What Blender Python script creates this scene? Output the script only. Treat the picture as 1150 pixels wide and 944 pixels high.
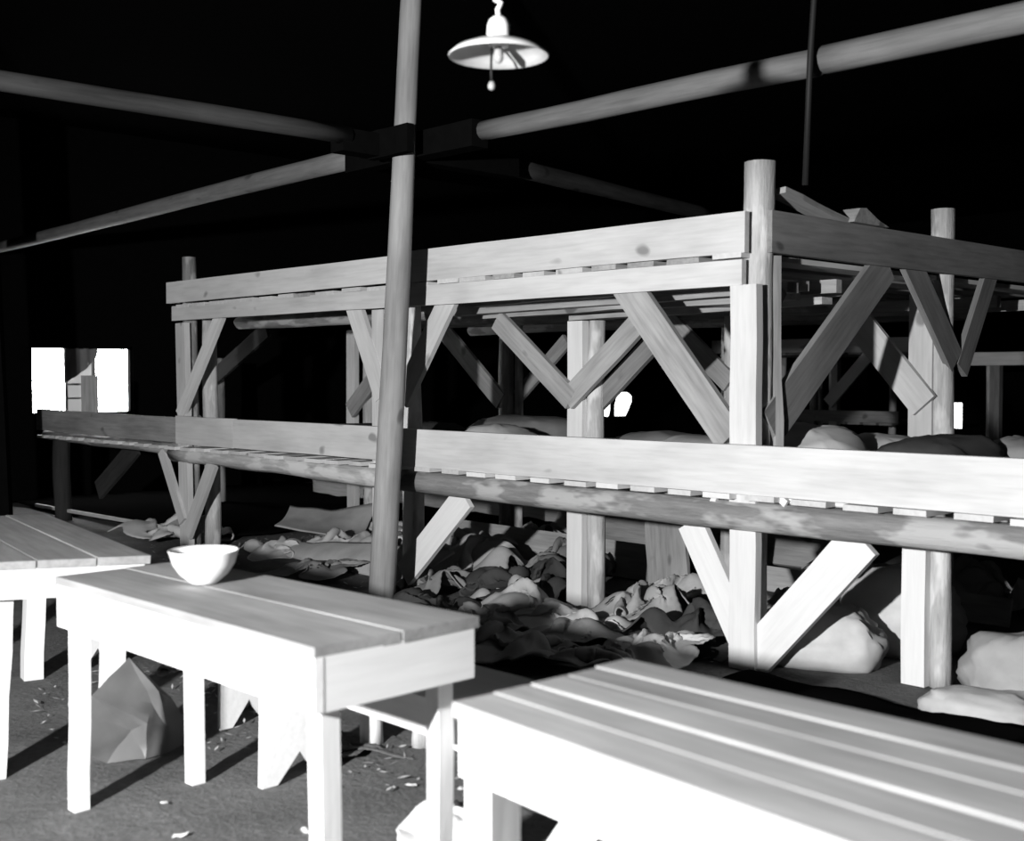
import bpy, bmesh, math, random
from mathutils import Vector, Matrix, noise

scene = bpy.context.scene
for o in list(bpy.data.objects):
    bpy.data.objects.remove(o)
COL = scene.collection

# ------------------------------------------------------------------ camera
# world axes: x runs along the bunk front (right = nearer), y into the bunk, z up
EYE = Vector((3.417, -4.792, 1.40))
YAW, PITCH = math.radians(46.68), math.radians(2.0)
cam_data = bpy.data.cameras.new('camera')
cam = bpy.data.objects.new('camera', cam_data)
COL.objects.link(cam)
cam.location = EYE
cam.rotation_euler = (math.pi / 2 - PITCH, 0, YAW)
cam_data.sensor_fit = 'HORIZONTAL'
cam_data.sensor_width = 36.0
cam_data.lens = 36.0 * 1350.0 / 1150.0
cam_data.clip_end = 120
cam_data.dof.use_dof = True
cam_data.dof.focus_distance = 7.6
cam_data.dof.aperture_fstop = 2.6
scene.camera = cam

# ------------------------------------------------------------------ light
world = bpy.data.worlds.new('world')
scene.world = world
world.use_nodes = True
world.node_tree.nodes['Background'].inputs[0].default_value = (1, 1, 1, 1)
world.node_tree.nodes['Background'].inputs[1].default_value = 0.02

flash_data = bpy.data.lights.new('flash_bulb', 'SPOT')
flash_data.energy = 2700
flash_data.shadow_soft_size = 0.07
flash_data.spot_size = math.radians(104)
flash_data.spot_blend = 0.55
flash = bpy.data.objects.new('flash_bulb', flash_data)
COL.objects.link(flash)
flash.location = (1.85, -6.42, 1.76)
flash.rotation_euler = (Vector((-0.6, 0.0, 1.0)) - Vector(flash.location)).to_track_quat('-Z', 'Y').to_euler()

vs = scene.view_settings
vs.view_transform = 'Standard'
vs.look = 'None'
vs.exposure = 0.0
vs.gamma = 1.0
vs.use_curve_mapping = False

# ------------------------------------------------------------------ materials
def nt(name):
    m = bpy.data.materials.new(name)
    m.use_nodes = True
    t = m.node_tree
    return m, t, t.nodes['Principled BSDF']

def ramp(t, fac, stops):
    r = t.nodes.new('ShaderNodeValToRGB')
    e = r.color_ramp.elements
    while len(e) < len(stops):
        e.new(0.5)
    for el, (p, v) in zip(e, stops):
        el.position = p
        el.color = (v, v, v, 1)
    t.links.new(fac, r.inputs[0])
    return r.outputs[0]

def mult(t, a, b, mode='MULTIPLY', fac=1.0):
    n = t.nodes.new('ShaderNodeMixRGB')
    n.blend_type = mode
    n.inputs[0].default_value = fac
    t.links.new(a, n.inputs[1])
    t.links.new(b, n.inputs[2])
    return n.outputs[0]

def tex(t, scale, detail=4, stretch=(1, 1, 1), rough=0.55, coord='Object', shift=True):
    tc = t.nodes.new('ShaderNodeTexCoord')
    mp = t.nodes.new('ShaderNodeMapping')
    mp.inputs['Scale'].default_value = stretch
    t.links.new(tc.outputs[coord], mp.inputs[0])
    if shift:
        oi = t.nodes.new('ShaderNodeObjectInfo')
        ml = t.nodes.new('ShaderNodeMath'); ml.operation = 'MULTIPLY'; ml.inputs[1].default_value = 37.0
        t.links.new(oi.outputs['Random'], ml.inputs[0])
        t.links.new(ml.outputs[0], mp.inputs['Location'])
    n = t.nodes.new('ShaderNodeTexNoise')
    n.inputs['Scale'].default_value = scale
    n.inputs['Detail'].default_value = detail
    n.inputs['Roughness'].default_value = rough
    t.links.new(mp.outputs[0], n.inputs['Vector'])
    return n.outputs['Fac']

def bump(t, b, h, strength, dist=0.01):
    n = t.nodes.new('ShaderNodeBump')
    n.inputs['Strength'].default_value = strength
    n.inputs['Distance'].default_value = dist
    t.links.new(h, n.inputs['Height'])
    t.links.new(n.outputs[0], b.inputs['Normal'])

def wood(name, val, contrast=0.22, knots=True, rough=0.75, blotch=0.25, vary=0.12, grain=1.0, spec=0.25):
    m, t, b = nt(name)
    g = tex(t, 9 * grain, 5, (0.35, 5, 5), 0.6)
    col = ramp(t, g, [(0.25, val * (1 - contrast)), (0.55, val), (0.8, min(1, val * (1 + contrast * 0.5)))])
    bl = tex(t, 3.0, 3, (0.5, 1.5, 1.5))
    col = mult(t, col, ramp(t, bl, [(0.28, 1 - blotch), (0.6, 1.0)]))
    if knots:
        k = tex(t, 7.0, 1, (0.55, 1, 1))
        col = mult(t, col, ramp(t, k, [(0.0, 0.35), (0.23, 0.5), (0.285, 1.0)]))
    oi = t.nodes.new('ShaderNodeObjectInfo')
    col = mult(t, col, ramp(t, oi.outputs['Random'], [(0.0, 1 - vary), (1.0, 1.0)]))
    t.links.new(col, b.inputs['Base Color'])
    b.inputs['Roughness'].default_value = rough
    b.inputs['Specular IOR Level'].default_value = spec
    bump(t, b, g, 0.25, 0.004)
    return m

def bark(name, lo, hi, peel):
    m, t, b = nt(name)
    g = tex(t, 7, 6, (0.4, 4, 4), 0.7)
    p = tex(t, 3.5, 3, (0.8, 2.2, 2.2))
    col = ramp(t, g, [(0.3, lo), (0.7, hi)])
    n = t.nodes.new('ShaderNodeMixRGB')
    t.links.new(ramp(t, p, [(0.5, 0.0), (0.58, 1.0)]), n.inputs[0])
    t.links.new(col, n.inputs[1])
    n.inputs[2].default_value = (peel, peel, peel, 1)
    t.links.new(n.outputs[0], b.inputs['Base Color'])
    b.inputs['Roughness'].default_value = 0.85
    b.inputs['Specular IOR Level'].default_value = 0.15
    bump(t, b, g, 0.8, 0.012)
    return m

def cloth(name, val, vary=0.3):
    m, t, b = nt(name)
    g = tex(t, 5, 4)
    col = ramp(t, g, [(0.3, val * 0.8), (0.7, val * 1.1)])
    oi = t.nodes.new('ShaderNodeObjectInfo')
    col = mult(t, col, ramp(t, oi.outputs['Random'], [(0.0, 1 - vary), (1.0, 1.0)]))
    t.links.new(col, b.inputs['Base Color'])
    b.inputs['Roughness'].default_value = 0.95
    b.inputs['Specular IOR Level'].default_value = 0.05
    f = tex(t, 120, 2)
    bump(t, b, f, 0.15, 0.002)
    return m

def plain(name, val, rough=0.6, spec=0.3, metallic=0.0):
    m, t, b = nt(name)
    g = tex(t, 14, 4)
    t.links.new(ramp(t, g, [(0.3, val * 0.88), (0.7, min(1, val * 1.08))]), b.inputs['Base Color'])
    b.inputs['Roughness'].default_value = rough
    b.inputs['Specular IOR Level'].default_value = spec
    b.inputs['Metallic'].default_value = metallic
    return m

def dirt(name):
    m, t, b = nt(name)
    g = tex(t, 2.2, 8, (1, 1, 1), 0.62, shift=False)
    h = tex(t, 34, 6, (1, 1, 1), 0.7, shift=False)
    col = ramp(t, g, [(0.3, 0.095), (0.7, 0.175)])
    col = mult(t, col, ramp(t, h, [(0.30, 0.72), (0.60, 1.0), (0.74, 1.35)]))
    t.links.new(col, b.inputs['Base Color'])
    b.inputs['Roughness'].default_value = 0.95
    b.inputs['Specular IOR Level'].default_value = 0.1
    s = t.nodes.new('ShaderNodeMath'); s.operation = 'ADD'
    t.links.new(g, s.inputs[0]); t.links.new(h, s.inputs[1])
    bump(t, b, s.outputs[0], 0.7, 0.02)
    return m

def glow(name, val, strength):
    m, t, b = nt(name)
    b.inputs['Base Color'].default_value = (val, val, val, 1)
    b.inputs['Emission Color'].default_value = (1, 1, 1, 1)
    b.inputs['Emission Strength'].default_value = strength
    b.inputs['Roughness'].default_value = 0.4
    return m

M = dict(
    pine=wood('fresh_sawn_pine', 0.62, 0.14, blotch=0.2),
    pine_old=wood('weathered_pine', 0.40, 0.3, blotch=0.4),
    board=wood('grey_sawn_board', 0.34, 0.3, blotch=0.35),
    end=wood('shaded_end_board', 0.24, 0.3, blotch=0.35, rough=0.9, spec=0.08),  # darker board copy: shade of the grazing-lit bunk end put into the colour
    shade=plain('grey_enamel', 0.50, 0.35, 0.4),
    top=wood('worn_table_plank', 0.31, 0.25, blotch=0.35, knots=False),
    edge=wood('pale_table_pine', 0.70, 0.09, knots=False, blotch=0.08, vary=0.05),
    pole=wood('peeled_pole', 0.33, 0.25, blotch=0.35),
    beam=wood('peeled_roof_log', 0.18, 0.3, blotch=0.3),
    beam_shaded=wood('shaded_log', 0.05, 0.3, blotch=0.4, rough=0.95, spec=0.03),  # darker log copy: weak light on these timbers is put into the colour
    post=bark('split_post', 0.30, 0.55, 0.62),
    log=bark('bark_log', 0.14, 0.28, 0.40),
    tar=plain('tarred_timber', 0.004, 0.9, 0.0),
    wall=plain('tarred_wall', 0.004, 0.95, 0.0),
    iron=plain('dark_iron', 0.012, 0.6, 0.2),
    enamel=plain('white_enamel', 0.80, 0.25, 0.5),
    bulb=plain('bulb_glass', 0.30, 0.15, 0.5),
    canvas=cloth('pale_canvas', 0.58),
    sack=cloth('straw_sack', 0.46),
    blanket=cloth('grey_blanket', 0.27),
    dark_cloth=cloth('dark_blanket', 0.07),
    paper=cloth('white_paper', 0.72, 0.1),
    tarpaper=plain('tar_paper', 0.10, 0.5, 0.45),
    straw=plain('straw', 0.42, 0.8, 0.1),
    dirt=dirt('dirt_floor'),
    glass=glow('daylight_pane', 0.8, 45.0),
    glass_dim=glow('curtained_pane', 0.5, 0.35),
    glass_far=glow('far_daylight_pane', 0.8, 4.0),
)

# ------------------------------------------------------------------ helpers
def link(name, me, mat=None, parent=None):
    o = bpy.data.objects.new(name, me)
    COL.objects.link(o)
    if mat is not None and me is not None:
        if not me.materials:
            me.materials.append(mat)
    if parent is not None:
        o.parent = parent
    return o

def tag(o, label, cat, group=None, kind=None):
    o['label'] = label
    o['category'] = cat
    if group:
        o['group'] = group
    if kind:
        o['kind'] = kind
    return o

def thing(name, label, cat, loc=(0, 0, 0), rot=(0, 0, 0), group=None):
    o = bpy.data.objects.new(name, None)
    o.empty_display_size = 0.1
    COL.objects.link(o)
    o.location = loc
    o.rotation_euler = rot
    return tag(o, label, cat, group)

def to_mesh(bm, name, smooth=False):
    bmesh.ops.recalc_face_normals(bm, faces=bm.faces)
    me = bpy.data.meshes.new(name)
    bm.to_mesh(me); bm.free()
    if smooth:
        for p in me.polygons:
            p.use_smooth = True
    return me

def frame(p0, p1, face):
    """matrix: local x from p0 to p1, local y towards 'face'"""
    p0, p1 = Vector(p0), Vector(p1)
    x = (p1 - p0).normalized()
    z = x.cross(Vector(face))
    if z.length < 1e-4:
        z = x.cross(Vector((0.3, 0.5, 0.8)))
    z.normalize()
    y = z.cross(x)
    m = Matrix((x, y, z)).transposed().to_4x4()
    m.translation = p0
    return m

RND = random.Random(7)

def plank(name, p0, p1, w, t, mat, parent=None, face=(0, -1, 0), seg=4, rough=0.05, bev=0.0, cut0=0.0, cut1=0.0):
    """a sawn board from p0 to p1 (centre line); w across, t thick along 'face'; cut = slanted ends"""
    L = (Vector(p1) - Vector(p0)).length
    bm = bmesh.new()
    rings = []
    for i in range(seg + 1):
        s = i / seg
        ring = []
        jy, jz = (RND.uniform(-1, 1) * rough * t, RND.uniform(-1, 1) * rough * w * 0.4)
        for sy, sz in ((-1, -1), (1, -1), (1, 1), (-1, 1)):
            x = L * s
            if i == 0:
                x += cut0 * sz * w / 2
            if i == seg:
                x += cut1 * sz * w / 2
            ring.append(bm.verts.new((x, sy * t / 2 + jy, sz * w / 2 * (1 + RND.uniform(-1, 1) * rough * 0.5) + jz)))
        rings.append(ring)
    for a, b in zip(rings, rings[1:]):
        for k in range(4):
            bm.faces.new((a[k], a[(k + 1) % 4], b[(k + 1) % 4], b[k]))
    bm.faces.new(rings[0][::-1]); bm.faces.new(rings[-1])
    if bev:
        ed = [e for e in bm.edges if len(e.link_faces) == 2 and e.calc_face_angle(0) > 0.8]
        bmesh.ops.bevel(bm, geom=ed, offset=bev, segments=2, affect='EDGES')
    o = link(name, to_mesh(bm, name), mat, parent)
    o.matrix_local = frame(p0, p1, face)
    return o

def log(name, p0, p1, r0, r1, mat, parent=None, seg=7, n=12, wob=0.06, flat=None, squash=1.0):
    """a tapered round timber; flat = hewn face towards that direction"""
    L = (Vector(p1) - Vector(p0)).length
    bm = bmesh.new()
    sd = RND.uniform(0, 100)
    rings = []
    for i in range(seg + 1):
        s = i / seg
        r = r0 + (r1 - r0) * s
        ox = noise.noise((s * 2.3, sd, 0)) * r * wob * 4
        oy = noise.noise((s * 2.3, sd, 9)) * r * wob * 4
        ring = []
        for k in range(n):
            a = 2 * math.pi * k / n
            q = r * (1 + wob * 1.8 * noise.noise((math.cos(a) * 1.3 + sd, math.sin(a) * 1.3, s * L * 2.2)))
            y, z = math.cos(a) * q * squash, math.sin(a) * q
            if flat is not None:
                y = min(y, r * 0.45)
            ring.append(bm.verts.new((L * s, y + ox, z + oy)))
        rings.append(ring)
    for a, b in zip(rings, rings[1:]):
        for k in range(n):
            bm.faces.new((a[k], a[(k + 1) % n], b[(k + 1) % n], b[k]))
    bm.faces.new(rings[0][::-1]); bm.faces.new(rings[-1])
    me = to_mesh(bm, name)
    for p in me.polygons:
        p.use_smooth = len(p.vertices) == 4
    o = link(name, me, mat, parent)
    o.matrix_local = frame(p0, p1, flat if flat is not None else (0.2, -1, 0.1))
    return o

def box(name, lo, hi, mat, parent=None, bev=0.0):
    bm = bmesh.new()
    lo, hi = Vector(lo), Vector(hi)
    c = (lo + hi) / 2
    bmesh.ops.create_cube(bm, size=1)
    for v in bm.verts:
        v.co = Vector((v.co.x * (hi.x - lo.x), v.co.y * (hi.y - lo.y), v.co.z * (hi.z - lo.z)))
    if bev:
        bmesh.ops.bevel(bm, geom=list(bm.edges), offset=bev, segments=2, affect='EDGES')
    o = link(name, to_mesh(bm, name), mat, parent)
    o.location = c
    return o

def lathe(name, prof, mat, parent=None, n=40):
    bm = bmesh.new()
    rings = []
    for r, z in prof:
        if r < 1e-5:
            rings.append([bm.verts.new((0, 0, z))])
        else:
            rings.append([bm.verts.new((r * math.cos(2 * math.pi * k / n), r * math.sin(2 * math.pi * k / n), z)) for k in range(n)])
    for a, b in zip(rings, rings[1:]):
        for k in range(n):
            if len(a) == 1 and len(b) == 1:
                continue
            if len(a) == 1:
                bm.faces.new((a[0], b[k], b[(k + 1) % n]))
            elif len(b) == 1:
                bm.faces.new((a[k], a[(k + 1) % n], b[0]))
            else:
                bm.faces.new((a[k], a[(k + 1) % n], b[(k + 1) % n], b[k]))
    return link(name, to_mesh(bm, name, True), mat, parent)

def tube(name, pts, r, mat, parent=None, n=8):
    bm = bmesh.new()
    rings = []
    pts = [Vector(p) for p in pts]
    for i, p in enumerate(pts):
        d = (pts[min(i + 1, len(pts) - 1)] - pts[max(i - 1, 0)]).normalized()
        a = d.cross(Vector((0.31, 0.9, 0.17))).normalized()
        b = d.cross(a)
        rings.append([bm.verts.new(p + (a * math.cos(2 * math.pi * k / n) + b * math.sin(2 * math.pi * k / n)) * r) for k in range(n)])
    for a, b in zip(rings, rings[1:]):
        for k in range(n):
            bm.faces.new((a[k], a[(k + 1) % n], b[(k + 1) % n], b[k]))
    bm.faces.new(rings[0][::-1]); bm.faces.new(rings[-1])
    return link(name, to_mesh(bm, name, True), mat, parent)

def rumple(x, y, sd, f):
    """sharp cloth folds, 0..1"""
    w = Vector((x * f + sd, y * f * 0.6 - sd, sd * 0.37))
    w += 0.5 * Vector((noise.noise(w * 1.3), noise.noise(w * 1.3 + Vector((5, 1, 2))), 0))
    b1 = min(1.0, 2.4 * abs(noise.noise(w)))
    b2 = min(1.0, 2.4 * abs(noise.noise(w * 2.0 + Vector((3, 7, 1)))))
    b3 = abs(noise.noise(w * 4.3 + Vector((1, 2, 6))))
    return 0.66 * b1 + 0.27 * b2 + 0.12 * b3

def drape(count, n, steps, seed):
    """let square blankets crumple: position-based cloth pushed together over hidden lumps, then settled"""
    import numpy as np
    rg = np.random.default_rng(seed)
    L = 1.0
    d = L / (n - 1)
    g = np.linspace(-L / 2, L / 2, n)
    P = np.zeros((count, n, n, 3))
    P[..., 0] = g[None, :, None]
    P[..., 1] = g[None, None, :]
    lx = rg.uniform(-.36, .36, (count, 7)); ly = rg.uniform(-.36, .36, (count, 7))
    lh = rg.uniform(.03, .15, (count, 7)); lr = rg.uniform(.10, .24, (count, 7))
    def under(p):
        x, y = p[..., 0, None], p[..., 1, None]
        s = (slice(None), None, None, slice(None))
        return (lh[s] * np.exp(-((x - lx[s]) ** 2 + (y - ly[s]) ** 2) / lr[s] ** 2)).max(-1)
    noise0 = rg.normal(0, 1, (count, n, n))
    for _ in range(30):
        noise0 = (noise0 + np.roll(noise0, 1, 1) + np.roll(noise0, -1, 1) + np.roll(noise0, 1, 2) + np.roll(noise0, -1, 2)) / 5
    P[..., 2] = under(P) + 0.02 + noise0 * 0.25
    V = np.zeros_like(P)
    kx = rg.uniform(.70, .80, count); ky = rg.uniform(.84, .95, count)
    tw = rg.uniform(-.45, .45, count)
    def pull(A, B, rest, k):
        D = B - A
        l = np.sqrt((D * D).sum(-1, keepdims=True)) + 1e-9
        D *= (k * 0.5 * (l - rest) / l)
        A += D
        B -= D
    push = int(steps * 0.6)
    for t in range(steps):
        V[..., 2] -= 0.0007
        V *= 0.96
        Q = P + V
        if t < push:
            f = 1.0 / push
            Q[..., 0] *= (kx ** f)[:, None, None]
            Q[..., 1] *= (ky ** f)[:, None, None]
            a = (tw * f * 0.6)[:, None, None] * (Q[..., 0] ** 2 + Q[..., 1] ** 2) * 2
            x, y = Q[..., 0].copy(), Q[..., 1].copy()
            Q[..., 0] = x - a * y; Q[..., 1] = y + a * x
        for _ in range(5):
            for o in (0, 1):
                m = (n - o) // 2 * 2 + o
                pull(Q[:, o:m:2], Q[:, o + 1:m + 1:2][:, :Q[:, o:m:2].shape[1]], d, 1.0)
                pull(Q[:, :, o:m:2], Q[:, :, o + 1:m + 1:2][:, :, :Q[:, :, o:m:2].shape[2]], d, 1.0)
            pull(Q[:, 0::2, 0::2][:, :n // 2, :n // 2], Q[:, 1::2, 1::2], d * 1.4142, 0.4)
            pull(Q[:, 1::2, 0::2][:, :, :n // 2], Q[:, 0::2, 1::2][:, :n // 2], d * 1.4142, 0.4)
            pull(Q[:, :-4], Q[:, 4:], d * 4, 0.07)      # bending
            pull(Q[:, :, :-4], Q[:, :, 4:], d * 4, 0.07)
            pull(Q[:, :-2], Q[:, 2:], d * 2, 0.15)
            pull(Q[:, :, :-2], Q[:, :, 2:], d * 2, 0.15)
            h = under(Q)
            hit = Q[..., 2] < h
            Q[..., 2] = np.where(hit, h, Q[..., 2])
        fr = (Q[..., 2] < h + 0.004)[..., None]
        W = Q - P
        W[..., :2] = np.where(fr, W[..., :2] * 0.5, W[..., :2])
        V = np.clip(W, -0.02, 0.02)
        P = Q
    P[..., 2] += 0.004
    P[..., :2] -= P[..., :2].mean((1, 2), keepdims=True)
    return P

DRAPES = []
def drape_meshes():
    n = 46
    for P in drape(8, n, 150, 3):
        me = bpy.data.meshes.new('blanket')
        me.from_pydata([tuple(p) for row in P for p in row], [],
                       [(i * n + j, (i + 1) * n + j, (i + 1) * n + j + 1, i * n + j + 1) for i in range(n - 1) for j in range(n - 1)])
        for p in me.polygons:
            p.use_smooth = True
        me.materials.append(None)
        lo = [min(v.co[k] for v in me.vertices) for k in range(3)]
        hi = [max(v.co[k] for v in me.vertices) for k in range(3)]
        DRAPES.append((me, [hi[k] - lo[k] for k in range(3)]))
drape_meshes()

def heap(name, loc, sx, sy, h, rotz, seed, mat, z=0.0, thick=0.008):
    """a crumpled cloth lying where it fell"""
    me, ext = DRAPES[int(seed * 10) % len(DRAPES)]
    o = bpy.data.objects.new(name, me)
    COL.objects.link(o)
    o.material_slots[0].link = 'OBJECT'
    o.material_slots[0].material = mat
    o.location = (loc[0], loc[1], z)
    o.rotation_euler = (0, 0, rotz + seed * 1.7)
    k = (sx + sy) / (ext[0] + ext[1])
    o.scale = (k, k, min(h / ext[2], 1.6 * k))
    if thick:
        md = o.modifiers.new('thickness', 'SOLIDIFY')
        md.thickness = thick
        md.offset = -1
    return o

def sack(name, loc, sx, sy, sz, rotz, seed, mat, wr=0.10, tilt=0.0):
    """a stuffed sack: rounded pillow with gathered corners and wrinkles"""
    bm = bmesh.new()
    bmesh.ops.create_uvsphere(bm, u_segments=40, v_segments=22, radius=1)
    for v in bm.verts:
        c = v.co.copy()
        s = lambda t, e: math.copysign(abs(t) ** e, t)
        x, y, z = s(c.x, 0.62), s(c.y, 0.62), s(c.z, 0.85)
        edge = max(abs(x), abs(y))
        z *= 1 - 0.45 * edge ** 4
        d = rumple(c.x * 1.5, c.y * 1.5 + c.z, seed, 2.2)
        f = 1 + wr * (d - 0.5) + 0.16 * noise.noise(c * 1.1 + Vector((seed, 0, 0)))
        z = max(z, -0.55)
        v.co = Vector((x * sx / 2 * f, y * sy / 2 * f, (z + 0.55) / 1.55 * sz * f))
    o = link(name, to_mesh(bm, name, True), mat)
    o.location = loc
    o.rotation_euler = (0, tilt, rotz)
    return o

def structure(o):
    o['kind'] = 'structure'
    return o

def wall_boxes(name, axis, pos, a0, a1, z0, z1, holes, mat):
    """wall slab in the plane axis=pos, between a0..a1, with rectangular openings, one mesh"""
    bm = bmesh.new()
    As = sorted({a0, a1, *[h[0] for h in holes], *[h[1] for h in holes]})
    Zs = sorted({z0, z1, *[h[2] for h in holes], *[h[3] for h in holes]})
    T = 0.12
    for i in range(len(As) - 1):
        for j in range(len(Zs) - 1):
            ca, cz = (As[i] + As[i + 1]) / 2, (Zs[j] + Zs[j + 1]) / 2
            if any(h[0] < ca < h[1] and h[2] < cz < h[3] for h in holes):
                continue
            r = bmesh.ops.create_cube(bm, size=1)['verts']
            da, dz = As[i + 1] - As[i], Zs[j + 1] - Zs[j]
            for v in r:
                if axis == 'x':
                    v.co = Vector((pos + v.co.x * T, ca + v.co.y * da, cz + v.co.z * dz))
                else:
                    v.co = Vector((ca + v.co.x * da, pos + v.co.y * T, cz + v.co.z * dz))
    return structure(link(name, to_mesh(bm, name), mat))

# ------------------------------------------------------------------ setting
X0, X1, Y0, Y1, ZC = -10.3, 9.0, -9.0, 16.0, 4.3
def ground():
    bm = bmesh.new()
    n = 120
    def ax(a, b, c, k):   # denser near c
        return [a + (b - a) * i / k for i in range(k + 1)]
    xs, ys = ax(X0, X1, 0, 150), ax(Y0, Y1, 0, 190)
    g = [[bm.verts.new((x, y, 0.012 * noise.noise((x * 1.4, y * 1.4, 0)) + 0.006 * noise.noise((x * 5, y * 5, 3)))) for y in ys] for x in xs]
    for i in range(len(xs) - 1):
        for j in range(len(ys) - 1):
            bm.faces.new((g[i][j], g[i + 1][j], g[i + 1][j + 1], g[i][j + 1]))
    return structure(link('floor', to_mesh(bm, 'floor', True), M['dirt']))
ground()
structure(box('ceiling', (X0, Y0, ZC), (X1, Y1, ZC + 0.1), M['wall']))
WIN1 = (0.58, 1.82, 0.98, 1.78)      # y0, y1, z0, z1 on the end wall
WIN2 = (10.15, 11.05, 0.70, 1.34)
WIN3 = (-7.05, -6.72, 0.50, 0.96)    # x0, x1, z0, z1 on the far long wall
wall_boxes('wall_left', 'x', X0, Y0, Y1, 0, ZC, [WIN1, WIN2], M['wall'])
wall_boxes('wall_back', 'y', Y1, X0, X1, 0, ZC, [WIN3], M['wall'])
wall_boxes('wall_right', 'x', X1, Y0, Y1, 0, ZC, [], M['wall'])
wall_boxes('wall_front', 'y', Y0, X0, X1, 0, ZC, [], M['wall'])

def window(name, y0, y1, z0, z1):
    w = bpy.data.objects.new(name, None); COL.objects.link(w); structure(w)
    w.location = (X0, (y0 + y1) / 2, z0)
    return w
w1 = window('window_1', *WIN1)
def wpart(name, w, lo, hi, mat):
    o = box(name, Vector(lo) - Vector(w.location), Vector(hi) - Vector(w.location), mat)
    o.parent = w
    return o
y0, y1, z0, z1 = WIN1
ym = 0.5 * (y0 + y1) - 0.03
for lo, hi in (((X0 - 0.05, y0, z0), (X0 + 0.05, y0 + 0.035, z1)), ((X0 - 0.05, y1 - 0.035, z0), (X0 + 0.05, y1, z1)),
               ((X0 - 0.05, y0, z1 - 0.035), (X0 + 0.05, y1, z1)), ((X0 - 0.05, y0, z0), (X0 + 0.05, y1, z0 + 0.03))):
    wpart('window_frame', w1, lo, hi, M['tar'])
# bright panes left and right, a half-drawn curtain over the middle light
wpart('pane', w1, (X0 - 0.03, y0 + 0.035, z0 + 0.03), (X0 - 0.02, y0 + 0.42, z1 - 0.035), M['glass'])
wpart('pane', w1, (X0 - 0.03, y1 - 0.45, z0 + 0.03), (X0 - 0.02, y1 - 0.035, z1 - 0.035), M['glass'])
wpart('pane', w1, (X0 - 0.03, y0 + 0.45, z0 + 0.03), (X0 - 0.02, y1 - 0.48, z1 - 0.035), M['glass_dim'])
for ya in (y0 + 0.42, y1 - 0.48):
    wpart('mullion', w1, (X0 - 0.035, ya, z0), (X0 + 0.03, ya + 0.03, z1), M['board'])
wpart('glazing_bar', w1, (X0 - 0.035, y0 + 0.45, 1.32), (X0 + 0.015, y1 - 0.48, 1.345), M['edge'])
wpart('glazing_bar', w1, (X0 - 0.035, y0 + 0.45, 1.16), (X0 + 0.015, y1 - 0.48, 1.18), M['edge'])
bm = bmesh.new()      # curtain gathered to a corner
nn = 16
gv = [[None] * (nn + 1) for _ in range(nn + 1)]
for i in range(nn + 1):
    for j in range(nn + 1):
        s, q = i / nn, j / nn
        drop = 0.42 * (1 - s) ** 0.6 * 0.9 + 0.03
        gv[i][j] = bm.verts.new((0.05 + 0.015 * math.sin(s * 22), (y0 + 0.40) + s * (y1 - y0 - 0.83) - w1.location.y, (z1 - 0.03) - q * drop - w1.location.z))
for i in range(nn):
    for j in range(nn):
        bm.faces.new((gv[i][j], gv[i + 1][j], gv[i + 1][j + 1], gv[i][j + 1]))
link('curtain', to_mesh(bm, 'curtain', True), M['blanket'], w1)

w2 = window('window_2', *WIN2)
y0, y1, z0, z1 = WIN2
wpart('pane', w2, (X0 - 0.03, y0, z0), (X0 - 0.02, y1, z1), M['glass_far'])
for ya in (y0, y0 + 0.30, y1 - 0.05):
    wpart('mullion', w2, (X0 - 0.035, ya, z0), (X0 + 0.04, ya + 0.06, z1), M['tar'])
for za in (z0, 1.16, z1 - 0.06):
    wpart('glazing_bar', w2, (X0 - 0.035, y0, za), (X0 + 0.035, y1, za + 0.06), M['tar'])
plank('sash_brace', (0.06, 0.62, 0.50), (0.06, 0.22, -0.08), 0.24, 0.03, M['tar'], w2, face=(1, 0, 0))
plank('sash_brace', (0.06, -0.10, 0.42), (0.06, -0.26, -0.02), 0.06, 0.03, M['tar'], w2, face=(1, 0, 0))
plank('sash_brace', (0.06, -0.02, 0.72), (0.06, 0.46, 0.44), 0.20, 0.03, M['tar'], w2, face=(1, 0, 0))

w3 = bpy.data.objects.new('window_3', None); COL.objects.link(w3); structure(w3)
w3.location = ((WIN3[0] + WIN3[1]) / 2, Y1, WIN3[2])
wpart('pane', w3, (WIN3[0], Y1 + 0.02, WIN3[2]), (WIN3[1], Y1 + 0.03, WIN3[3]), M['glass_far'])
for xa in (WIN3[0], WIN3[1] - 0.05):
    wpart('mullion', w3, (xa, Y1 - 0.04, WIN3[2]), (xa + 0.05, Y1 + 0.035, WIN3[3]), M['tar'])

# ------------------------------------------------------------------ the two-tier bunk
bunk = thing('bunk_bed', 'long two-tier bunk of rough pale boards and split posts filling the middle', 'bunk bed')
RZ0, RZ1 = 1.995, 2.19
DEPTH = 3.72
def B(name, p0, p1, w, t, mat='pine', **k):
    return plank(name, p0, p1, w, t, M[mat], bunk, **k)
# upper tier: guard boards, bearer boards
B('guard_board', (0.02, -0.06, 2.092), (-2.60, -0.06, 2.100), 0.195, 0.035, rough=0.03)
B('guard_board', (-2.62, -0.06, 2.096), (-5.71, -0.06, 2.098), 0.172, 0.035, rough=0.03)
B('bearer_board', (0.005, -0.06, 1.905), (-2.60, -0.06, 1.913), 0.122, 0.035, rough=0.03)
B('bearer_board', (-2.62, -0.06, 1.912), (-5.62, -0.06, 1.928), 0.117, 0.035, rough=0.03)
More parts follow.
